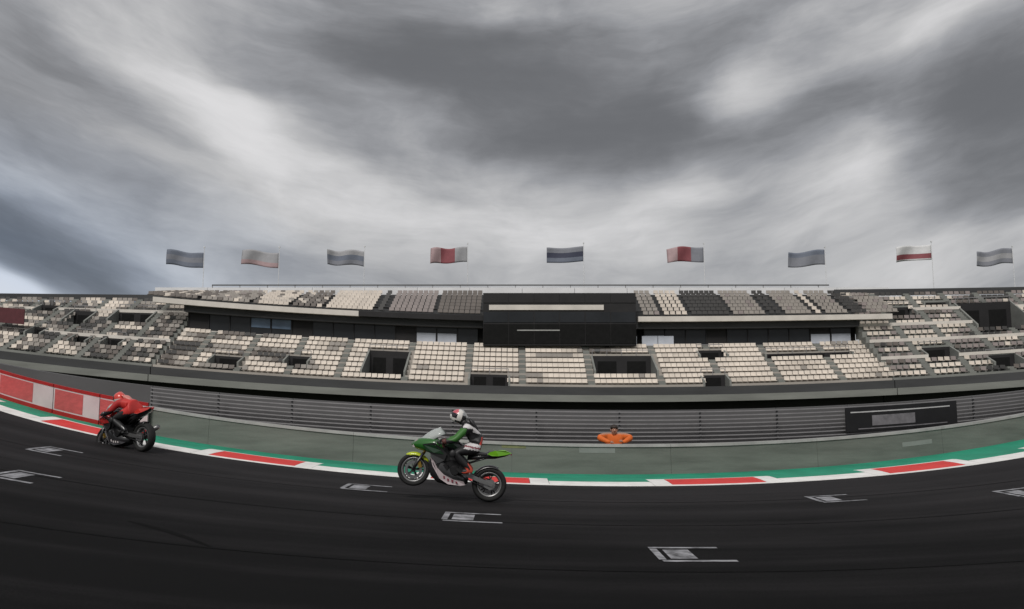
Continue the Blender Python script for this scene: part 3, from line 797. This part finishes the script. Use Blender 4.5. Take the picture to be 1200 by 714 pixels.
    bm = bmesh.new(); tube(bm, [(0, .121, .418), (.56, .121, .475)], .011, 6); tube(bm, [(0, .121, .228), (.56, .121, .375)], .011, 6); P('chain', bm, M_ENG)
    # belly fairing with its panels
    bm = bmesh.new()
    loft(bm, [(.40, 0, .30, .06, .05, 2.6), (.50, 0, .29, .17, .10, 3), (.72, 0, .32, .225, .17, 3.2), (.95, 0, .40, .235, .235, 3.2), (1.10, 0, .48, .20, .22, 3), (1.17, 0, .53, .12, .15, 2.4)], 20)
    P('belly_fairing', bm, cl['dark'])
    for sy in (-1, 1):
        bm = bmesh.new(); y = sy * .236
        plate(bm, [(.43, y - sy * .07, .235), (.52, y - sy * .03, .205), (.75, y, .19), (.92, y, .26), (1.09, y - sy * .02, .45), (1.17, y - sy * .07, .60), (1.10, y - sy * .03, .56), (1.0, y, .44), (.86, y, .345), (.66, y - sy * .008, .29), (.48, y - sy * .045, .29)], .014)
        pn = P('side_panel', bm, cl['low'], smooth=False)
        y2 = sy * .246
        for x, z, l_, h_ in ((.60, .252, .05, .035), (.68, .262, .05, .045), (.76, .268, .045, .045), (.84, .298, .045, .045)):
            bm = bmesh.new(); plate(bm, [(x - l_ * .5, y2 - sy * .004, z - h_ * .5), (x + l_ * .2, y2 - sy * .004, z - h_ * .5), (x + l_ * .5, y2 - sy * .004, z + h_ * .5), (x - l_ * .2, y2 - sy * .004, z + h_ * .5)], .006)
            P('panel_print', bm, cl['mark'], pn, False)
    # upper fairing: nose loft, side wings
    bm = bmesh.new()
    loft(bm, [(.98, 0, .80, .20, .05, 2.6), (1.12, 0, .82, .235, .14, 2.8), (1.18, 0, .81, .215, .15, 2.6), (1.44, 0, .785, .15, .105, 2.3), (1.53, 0, .765, .08, .06, 2), (1.57, 0, .75, .015, .015, 2)], 20)
    P('nose_fairing', bm, cl['main'])
    for sy in (-1, 1):
        bm = bmesh.new(); y = sy * .232
        plate(bm, [(1.36, y - sy * .04, .80), (1.18, y - sy * .03, .66), (1.16, y - sy * .01, .60), (1.0, y, .52), (.90, y, .60), (.88, y, .72), (1.0, y, .80), (1.15, y - sy * .0, .87)], .014)
        wg = P('side_fairing', bm, cl['dark'], smooth=False)
        bm = bmesh.new(); plate(bm, [(1.33, y - sy * .027, .79), (1.27, y - sy * .02, .70), (1.12, y + sy * .006, .69), (.93, y + sy * .008, .70), (1.0, y + sy * .008, .76), (1.14, y + sy * .006, .83)], .012); P('colour_flash', bm, cl['flash'], wg, False)
    bm = bmesh.new(); g = []
    for i in range(8):
        u = i / 7; x = 1.44 - .34 * u; z = .86 + .30 * u - .05 * math.sin(u * math.pi) * -1; hw = .10 + .09 * math.sin(min(1, u * 1.25) * math.pi * .5)
        if i == 7: hw *= .7
        g.append([bm.verts.new((x - .12 * (j / 4) ** 2, hw * j / 4, z - .13 * (j / 4) ** 2 * (1 - .3 * u))) for j in range(-4, 5)])
    for a, b in zip(g, g[1:]):
        for j in range(8): bm.faces.new((a[j], a[j + 1], b[j + 1], b[j]))
    ws_ = P('windscreen', bm, M_SCREEN); sm = ws_.modifiers.new('s', 'SOLIDIFY'); sm.thickness = .004
    bm = bmesh.new()
    e_ = [(1.44, 0, .862), (1.37, 0, .93), (1.27, 0, 1.02), (1.19, 0, 1.10), (1.10, 0, 1.165)]
    tube(bm, e_, [.007] * 5, 6); P('screen_edge', bm, mat('white_trim', (.7, .7, .7), .4))
    bm = bmesh.new(); plate(bm, [(1.545, 0, .72), (1.50, 0, .86), (1.47, 0, .86), (1.50, 0, .70)], .16); P('number_plate', bm, cl['low'], smooth=False)
    # bars
    for sy in (-1, 1):
        bm = bmesh.new(); tube(bm, [(1.18, sy * .10, .93), (1.10, sy * .24, .905), (1.03, sy * .36, .885)], [.012, .012, .012], 8); tube(bm, [(1.09, sy * .255, .902), (1.03, sy * .365, .884)], [.019, .019], 10, 1); P('handlebar', bm, [M_ALU, M_TYRE])
        bm = bmesh.new(); tube(bm, [(1.15, sy * .22, .90), (1.14, sy * .30, .885), (1.10, sy * .37, .87)], .007, 6); P('lever', bm, M_ALU)
    # tank, seat, tail
    bm = bmesh.new()
    loft(bm, [(.52, 0, .80, .10, .06, 2.6), (.60, 0, .84, .15, .09, 2.8), (.78, 0, .88, .20, .125, 2.8), (.95, 0, .89, .19, .12, 2.8), (1.06, 0, .87, .13, .08, 2.4), (1.10, 0, .86, .05, .03, 2)], 20); tk = P('fuel_tank', bm, cl['dark'])
    bm = bmesh.new()
    for sy in (-1, 1): plate(bm, [(.66, sy * .178, .84), (.95, sy * .197, .85), (1.03, sy * .165, .90), (.84, sy * .196, .935), (.68, sy * .165, .90)], .02)
    P('tank_flash', bm, cl['flash'], tk, False)
    bm = bmesh.new(); loft(bm, [(.10, 0, .86, .10, .02, 3), (.18, 0, .845, .14, .03, 3), (.40, 0, .82, .14, .035, 3), (.55, 0, .81, .09, .03, 3)], 16); P('seat', bm, M_LEATHER)
    bm = bmesh.new(); loft(bm, [(-.26, 0, .945, .02, .018, 2), (-.18, 0, .925, .065, .05, 2.4), (0., 0, .88, .11, .085, 2.6), (.12, 0, .845, .125, .075, 2.8), (.28, 0, .78, .12, .055, 2.8), (.50, 0, .72, .10, .05, 2.6)], 18); tl = P('tail_unit', bm, cl['dark'])
    for sy in (-1, 1):
        bm = bmesh.new(); plate(bm, [(-.29, sy * .035, .965), (-.16, sy * .09, .985), (.02, sy * .13, .955), (.12, sy * .14, .905), (.15, sy * .14, .86), (.06, sy * .135, .845), (-.06, sy * .12, .868), (-.20, sy * .07, .915)], .02); P('tail_panel', bm, cl['bright'], smooth=False)
    bm = bmesh.new(); ra = []
    for i in range(10):
        a = R(22 + i * 9.5); row = []
        for j in range(7):
            t_ = (j - 3) / 3; row.append(bm.verts.new(((.352 - .04 * t_ * t_) * math.cos(a), .10 * t_, .322 + (.352 - .04 * t_ * t_) * math.sin(a))))
        ra.append(row)
    for a, b in zip(ra, ra[1:]):
        for j in range(6): bm.faces.new((a[j], a[j + 1], b[j + 1], b[j]))
    hg = P('rear_hugger', bm, M_CARB); sm = hg.modifiers.new('s', 'SOLIDIFY'); sm.thickness = .006
    for sy in (-1, 1):                       # struts under the tail, a tail lamp and fairing fasteners
        bm = bmesh.new(); tube(bm, [(.46, sy * .09, .62), (.20, sy * .09, .76), (-.02, sy * .06, .86)], .014, 8); P('subframe_tube', bm, M_CARB)
        bm = bmesh.new(); box(bm, (.60, sy * .235, .47), (.10, .012, .05), Matrix.Rotation(R(-30), 3, 'Y')); P('vent', bm, M_RIMD, smooth=False)
    bm = bmesh.new(); box(bm, (-.285, 0, .935), (.02, .05, .022)); P('tail_lamp', bm, mat('red_lens', (.35, .01, .01), .25), smooth=False)
    return root

# ------------------------------------------------------------------ people
def skin_body(name, bones, rad, root_i, m, paint, parent=None, sub=3):
    """joints and links grown into one continuous surface"""
    pts, edges = bones
    me = bpy.data.meshes.new(name); me.from_pydata([tuple(p) for p in pts], edges, []); me.update()
    o = bpy.data.objects.new(name, me); COL.objects.link(o)
    sk = o.modifiers.new('skin', 'SKIN'); sk.use_smooth_shade = True
    for i, v_ in enumerate(me.skin_vertices[0].data):
        r_ = rad[i]; v_.radius = r_ if isinstance(r_, tuple) else (r_, r_); v_.use_root = (i == root_i)
    ss = o.modifiers.new('sub', 'SUBSURF'); ss.levels = ss.render_levels = sub
    bpy.context.view_layer.update()
    dg = bpy.context.evaluated_depsgraph_get()
    m2 = bpy.data.meshes.new_from_object(o.evaluated_get(dg))
    o.modifiers.clear(); o.data = m2; bpy.data.meshes.remove(me)
    m2.materials.clear()
    for x in m: m2.materials.append(x)
    for p in m2.polygons:
        p.use_smooth = True; p.material_index = paint(p.center) if paint else 0
    if parent: o.parent = parent
    return o

def glove(hand, fwd, up, side, m, parent, curl=1.):
    """palm, four bent fingers of different lengths and a thumb, closed round a bar"""
    f, u = Vector(fwd).normalized(), Vector(up).normalized(); s_ = f.cross(u).normalized() * side
    H = Vector(hand); pts = [H - f * .055, H, H + f * .028]; rad = [(.024, .03), (.028, .042), (.02, .04)]; ed = [(0, 1), (1, 2)]
    for k, ln in enumerate((.92, 1.0, .95, .78)):
        b = H + f * .03 + s_ * (.030 - .020 * k)
        i0 = len(pts)
        c = [b, b + (f * .028 - u * .006) * ln, b + (f * .044 - u * .028 * curl) * ln, b + (f * .030 - u * .050 * curl) * ln]
        pts += c; rad += [.010, .0098, .009, .008]; ed += [(2, i0), (i0, i0 + 1), (i0 + 1, i0 + 2), (i0 + 2, i0 + 3)]
    b = H + s_ * .034 - f * .015; i0 = len(pts)
    pts += [b, b + s_ * .018 + f * .02 - u * .012, b + s_ * .008 + f * .038 - u * .036]; rad += [.012, .0105, .009]; ed += [(1, i0), (i0, i0 + 1), (i0 + 1, i0 + 2)]
    return skin_body('glove', (pts, ed), rad, 1, m, None, parent, 1)

def make_rider(label, J, cols, M4, helmet_tilt):
    """J: joints of the pose in the motorcycle's own space; cols: leathers"""
    pts = [J['pelvis'], J['waist'], J['chest'], J['neck'], J['head']]
    rad = [(.185, .16), (.18, .155), (.20, .16), .078, .09]
    ed = [(0, 1), (1, 2), (2, 3), (3, 4)]
    for sy in (1, -1):
        m_ = lambda p: (p[0], p[1] * sy, p[2])
        a = len(pts); pts += [m_(J['shoulder']), m_(J['elbow']), m_(J['wrist']), m_(J['hand'])]; rad += [.090, .066, .046, .038]; ed += [(2, a), (a, a + 1), (a + 1, a + 2), (a + 2, a + 3)]
        a = len(pts); pts += [m_(J['hip']), m_(J['knee']), m_(J['ankle']), m_(J['toe'])]; rad += [.132, .094, .056, .038]; ed += [(0, a), (a, a + 1), (a + 1, a + 2), (a + 2, a + 3)]
    root = skin_body('person', (pts, ed), rad, 0, cols['mats'], cols['paint'])
    tag(root, label, 'person'); root.matrix_world = M4
    # helmet
    hp = Vector(J['head']) + Vector(J.get('helmet_off', (0.02, 0, .03))); Rt = Matrix.Rotation(helmet_tilt, 4, 'Y')
    bm = bmesh.new()
    bmesh.ops.create_uvsphere(bm, u_segments=28, v_segments=18, radius=1)
    for v_ in bm.verts:
        x, y, z = v_.co; k = 1 + (.16 if x > 0 and z < .1 else 0) * max(0, x) * (1 - abs(z + .35) if abs(z + .35) < 1 else 0)
        v_.co = (x * .148 * k, y * .122, z * .142 if z > -.75 else -.75 * .142 + (z + .75) * .03)
    for f in bm.faces:
        c = f.calc_center_median(); f.material_index = cols['helm'](c)
    hm_ = obj('helmet', bm, cols['helm_mats'], root, True); hm_.matrix_local = Matrix.Translation(hp) @ Rt
    bm = bmesh.new(); g = []
    for i in range(7):
        z = -.035 + .085 * i / 6; rr = math.sqrt(max(0, 1 - (z / .142) ** 2)); row = []
        for j in range(13):
            a = R(-78 + 156 * j / 12); row.append(bm.verts.new((math.cos(a) * .157 * rr, math.sin(a) * .130 * rr, z)))
        g.append(row)
    for a, b in zip(g, g[1:]):
        for j in range(12): bm.faces.new((a[j], a[j + 1], b[j + 1], b[j]))
    vz = obj('visor', bm, cols['visor'], hm_, True); sm = vz.modifiers.new('s', 'SOLIDIFY'); sm.thickness = .004
    bm = bmesh.new(); loft(bm, [(-.20, 0, .02, .02, .012, 2), (-.15, 0, .035, .06, .035, 2.4), (-.05, 0, .12, .05, .025, 2.4), (.02, 0, .143, .02, .008, 2)], 12); obj('spoiler', bm, cols['spoiler'], hm_, True)
    # aerodynamic hump on the back
    ch, nk, wa_ = Vector(J['chest']), Vector(J['neck']), Vector(J['waist'])
    d = (nk - wa_).normalized(); up = Vector((-d.z, 0, d.x)); 
    if up.z < 0 and up.x > 0: up = -up
    bm = bmesh.new(); loft(bm, [(-.16, 0, 0, .03, .012, 2), (-.08, 0, .005, .07, .035, 2.2), (.03, 0, .012, .08, .045, 2.3), (.10, 0, .012, .055, .03, 2.2), (.13, 0, .01, .015, .01, 2)], 14)
    hb = obj('back_hump', bm, cols['hump'], root, True)
    ex, ez = d, up; Mh = Matrix(((ex.x, 0, ez.x, 0), (0, 1, 0, 0), (ex.z, 0, ez.z, 0), (0, 0, 0, 1)))
    hb.matrix_local = Matrix.Translation(ch * .75 + nk * .25 + up * .10) @ Mh
    for sy in (1, -1):
        m_ = lambda p: Vector((p[0], p[1] * sy, p[2]))
        kn, an, to = m_(J['knee']), m_(J['ankle']), m_(J['toe'])
        mid = an.lerp(kn, .62)
        heel = an + (an - to).normalized() * .06 + Vector((0, 0, -.055))
        skin_body('boot', ([mid, an.lerp(kn, .3), an, an.lerp(to, .55) + Vector((0, 0, -.022)), to + Vector((0, 0, -.005)), heel], [(0, 1), (1, 2), (2, 3), (3, 4), (2, 5)]), [(.068, .072), (.064, .064), .056, (.046, .04), (.036, .026), (.04, .035)], 2, [cols['boot']], None, root, 2)
        bm = bmesh.new(); bmesh.ops.create_uvsphere(bm, u_segments=12, v_segments=8, radius=1)
        ks = obj('knee_slider', bm, cols['slider'], root, True); ks.matrix_local = Matrix.Translation(kn + Vector((.02, sy * .055, -.01))) @ Matrix.Diagonal((.06, .03, .07, 1))
        ha, wr = m_(J['hand']), m_(J['wrist'])
        glove(ha + Vector((.012, 0, .018)), (ha - wr) + Vector((.05, 0, -.03)), Vector((.35, 0, 1)), sy, [cols['glove']], root)
        bm = bmesh.new(); e0, w0 = m_(J['elbow']), wr; tube(bm, [w0.lerp(e0, -.05), w0.lerp(e0, .12), w0.lerp(e0, .32)], [.044, .05, .056], 12); obj('glove_cuff', bm, cols['glove'], root, True)
    return root

# --- the green bike on its back wheel
gx, gt = inv(569, 588.5)
MGREEN = Matrix.Translation(G(gx, gt, .008)) @ Matrix.Rotation(math.pi + R(2), 4, 'Z') @ Matrix.Rotation(R(-12), 4, 'Y') @ Matrix.Scale(.94, 4)
make_bike('motorcycle', 'green and black racing motorcycle rearing on its back wheel beside the barrier', BIKE_A, MGREEN)
M_LG = mat('green_leather', (.035, .13, .022), .5, var=.15); M_LW = mat('white_leather', (.58, .56, .56), .5, var=.12); M_LR = mat('red_leather', (.52, .05, .035), .45, var=.15)
M_LP = mat('maroon_leather', (.20, .05, .06), .5)
def paint_green(c):
    x, y, z = c; ay = abs(y)
    if ay > .15 and z > .98 and x > .62 and z < 1.24: return 1             # upper arms
    if ay > .155 and 1.255 < z < 1.40 and x < .70: return 2                # shoulder stripe
    if x < .50 and 1.20 < z < 1.29 and ay > .05: return 2                 # across the back
    if x < .33 and 1.0 < z < 1.13: return 3                                # lower back
    if .30 < x < .60 and z > .88 and z < 1.0 and ay > .12: return 4 if .915 < z < .945 else 2   # hip panel
    return 0
JG = dict(pelvis=(.37, 0, .955), waist=(.41, 0, 1.09), chest=(.56, 0, 1.235), neck=(.70, 0, 1.335), head=(.80, 0, 1.39), shoulder=(.62, .185, 1.255), elbow=(.80, .335, .99), wrist=(1.00, .315, .925), hand=(0.955, .30, .905),
          hip=(.40, .10, .93), knee=(.76, .255, .76), ankle=(.40, .215, .525), toe=(.55, .235, .455))
def helm_g(c):
    if c.x > .03 and c.z > .03: return 0
    if c.x > -.06 and c.z > -.06: return 1
    if c.z > .04: return 2
    return 1 if c.x > .05 else 3
RID_G = dict(mats=[M_LEATHER, M_LG, M_LW, M_LR, M_LP], paint=paint_green, helm=helm_g,
             helm_mats=[mat('pink_red_helmet', (.55, .10, .13), .3, coat=.6), mat('white_helmet', (.66, .64, .60), .3, coat=.6), mat('grey_helmet', (.30, .31, .31), .3, coat=.5), mat('black_helmet', (.03, .03, .03), .3, coat=.5)],
             visor=mat('dark_visor', (.02, .015, .02), .12, spec=.6), spoiler=mat('grey_helmet', (.3, .31, .31)), hump=M_LEATHER, boot=mat('red_boot', (.50, .075, .045), .45, var=.25, scale=9), slider=M_LEATHER, glove=mat('dark_red_glove', (.10, .035, .03), .55))
make_rider('rider sitting upright on the rearing green motorcycle, black and green leathers with red boots', JG, RID_G, MGREEN, R(-6))

# --- the red bike behind, seen from its rear quarter
rx, rt = inv(169, 530)
def heading(X):
    return math.atan2((C(X + .1) - C(X - .1)) / .2, 1)
MRED = Matrix.Translation(G(rx, rt, .006)) @ Matrix.Rotation(math.pi + heading(rx) - R(13), 4, 'Z') @ Matrix.Rotation(R(4), 4, 'Y') @ Matrix.Rotation(R(0), 4, 'X')
make_bike('motorcycle', 'red and black racing motorcycle in front of the advertising boards, seen from behind its flank', BIKE_B, MRED)
def paint_red(c):
    x, y, z = c; ay = abs(y)
    if ay > .14 and x > .55 and z > .95: return 1
    if z < .93 and x > .42 or z < .86: return 2
    if ay > .26: return 2
    if x > .45 and z > 1.0 and ay < .05: return 3
    return 0
JR = dict(pelvis=(.34, 0, .96), waist=(.44, 0, 1.06), chest=(.62, 0, 1.13), neck=(.78, 0, 1.18), head=(.88, 0, 1.21), shoulder=(.69, .185, 1.13), elbow=(.84, .31, .92), wrist=(1.02, .31, .90), hand=(1.06, .30, .90),
          hip=(.37, .10, .93), knee=(.74, .255, .76), ankle=(.40, .215, .525), toe=(.55, .235, .455), helmet_off=(.03, 0, .04))
RID_R = dict(mats=[mat('race_red_leather', (.50, .035, .03), .5, var=.15), mat('deep_red_leather', (.36, .02, .02), .5), M_LEATHER, M_LW], paint=paint_red,
             helm=lambda c: 0 if c.z > -.03 else 1, helm_mats=[mat('red_helmet', (.62, .06, .045), .3, coat=.6), mat('white_helmet', (.66, .64, .6), .3)],
             visor=mat('dark_visor', (.02, .015, .02), .12), spoiler=mat('red_helmet', (.62, .06, .045)), hump=mat('pale_red_hump', (.60, .22, .19), .4), boot=M_CARB, slider=M_LEATHER, glove=M_CARB)
make_rider('rider in red leathers crouching over the red motorcycle', JR, RID_R, MRED, R(4))

# --- marshal behind the barrier
M_ORANGE = mat('orange_overalls', (.62, .13, .02), .7, var=.15, scale=10); M_SKIN = mat('skin', (.36, .19, .13), .5, var=.1); M_HAIR = mat('dark_hair', (.03, .022, .018), .7)
mt = T_W + .78; mp_ = at(719, 497.5, mt + C(2.6)); mx = mp_.x; base_h = -.10
hh = k_ = mp_.z - E(mx) - base_h               # he kneels on one knee, arms folded on the coping
MM = Matrix.Translation(G(mx, mt, base_h)); cz_ = WH + .05 - base_h
pts = [(0, 0, .48), (0, -.02, .64), (0, -.06, k_ - .38), (0, -.09, k_ - .25), (0, -.11, k_ - .16), (0, -.12, k_ - .08), (0, -.225, k_ - .15)]
rad = [(.17, .14), (.19, .13), (.21, .14), .066, .088, .088, .018]
ed = [(0, 1), (1, 2), (2, 3), (3, 4), (4, 5), (4, 6)]
sh = k_ - .29
for sx in (1, -1):
    a = len(pts); pts += [(.23 * sx, -.06, sh), (.41 * sx, -.28, cz_ + .09), (.22 * sx, -.51, cz_ + .01), (.14 * sx, -.53, cz_)]; rad += [.105, .085, .055, .036]; ed += [(2, a), (a, a + 1), (a + 1, a + 2), (a + 2, a + 3)]
a = len(pts); pts += [(.10, 0, .44), (.14, -.34, .44), (.14, -.32, .10), (.14, -.40, .05)]; rad += [.10, .075, .05, .04]; ed += [(0, a), (a, a + 1), (a + 1, a + 2), (a + 2, a + 3)]
a = len(pts); pts += [(-.10, .02, .42), (-.13, -.08, .08), (-.13, .34, .08), (-.13, .40, .05)]; rad += [.10, .075, .05, .04]; ed += [(0, a), (a, a + 1), (a + 1, a + 2), (a + 2, a + 3)]
mar = skin_body('person', (pts, ed), rad, 0, [M_ORANGE, M_SKIN], lambda c: 1 if c.z > k_ - .25 else 0)
tag(mar, 'marshal in orange overalls crouching behind the barrier, only head and shoulders showing', 'person'); mar.matrix_world = MM
bm = bmesh.new(); bmesh.ops.create_uvsphere(bm, u_segments=18, v_segments=10, radius=1)
for v_ in bm.verts: v_.co = (v_.co.x * .098, v_.co.y * .108 - (.02 if v_.co.z < 0 and v_.co.y < 0 else 0) * 0, max(v_.co.z, -.25 if v_.co.y > -.2 else .15) * .10)
hr = obj('hair', bm, M_HAIR, mar, True); hr.location = (0, -.105, k_ - .095)
for sx in (1, -1):
    bm = bmesh.new(); bmesh.ops.create_uvsphere(bm, u_segments=8, v_segments=6, radius=.012); e_ = obj('eye', bm, M_HAIR, mar, True); e_.location = (.034 * sx, -.200, k_ - .125)
    bm = bmesh.new(); bmesh.ops.create_uvsphere(bm, u_segments=8, v_segments=6, radius=1)
    for v_ in bm.verts: v_.co = (v_.co.x * .012, v_.co.y * .02, v_.co.z * .032)
    e_ = obj('ear', bm, M_SKIN, mar, True); e_.location = (.088 * sx, -.11, k_ - .14)
    bm = bmesh.new()
    p0 = Vector((.12 * sx, -.525, cz_ - .005 + .03 * (sx > 0)))
    g_ = skin_body('hand', ([p0, p0 + Vector((0, -.05, 0))] + [q_ for k in range(4) for q_ in (p0 + Vector(((k - 1.5) * .02, -.08, 0)), p0 + Vector(((k - 1.5) * .023, -.12 - .006 * (k in (1, 2)), -.012)))] + [p0 + Vector((-.035 * sx, -.04, 0)), p0 + Vector((-.055 * sx, -.075, -.01))],
                   [(0, 1)] + [e for k in range(4) for e in ((1, 2 + 2 * k), (2 + 2 * k, 3 + 2 * k))] + [(0, 10), (10, 11)]), [.03, (.038, .018)] + [.010, .008] * 4 + [.012, .009], 0, [M_SKIN], None, mar, 1)
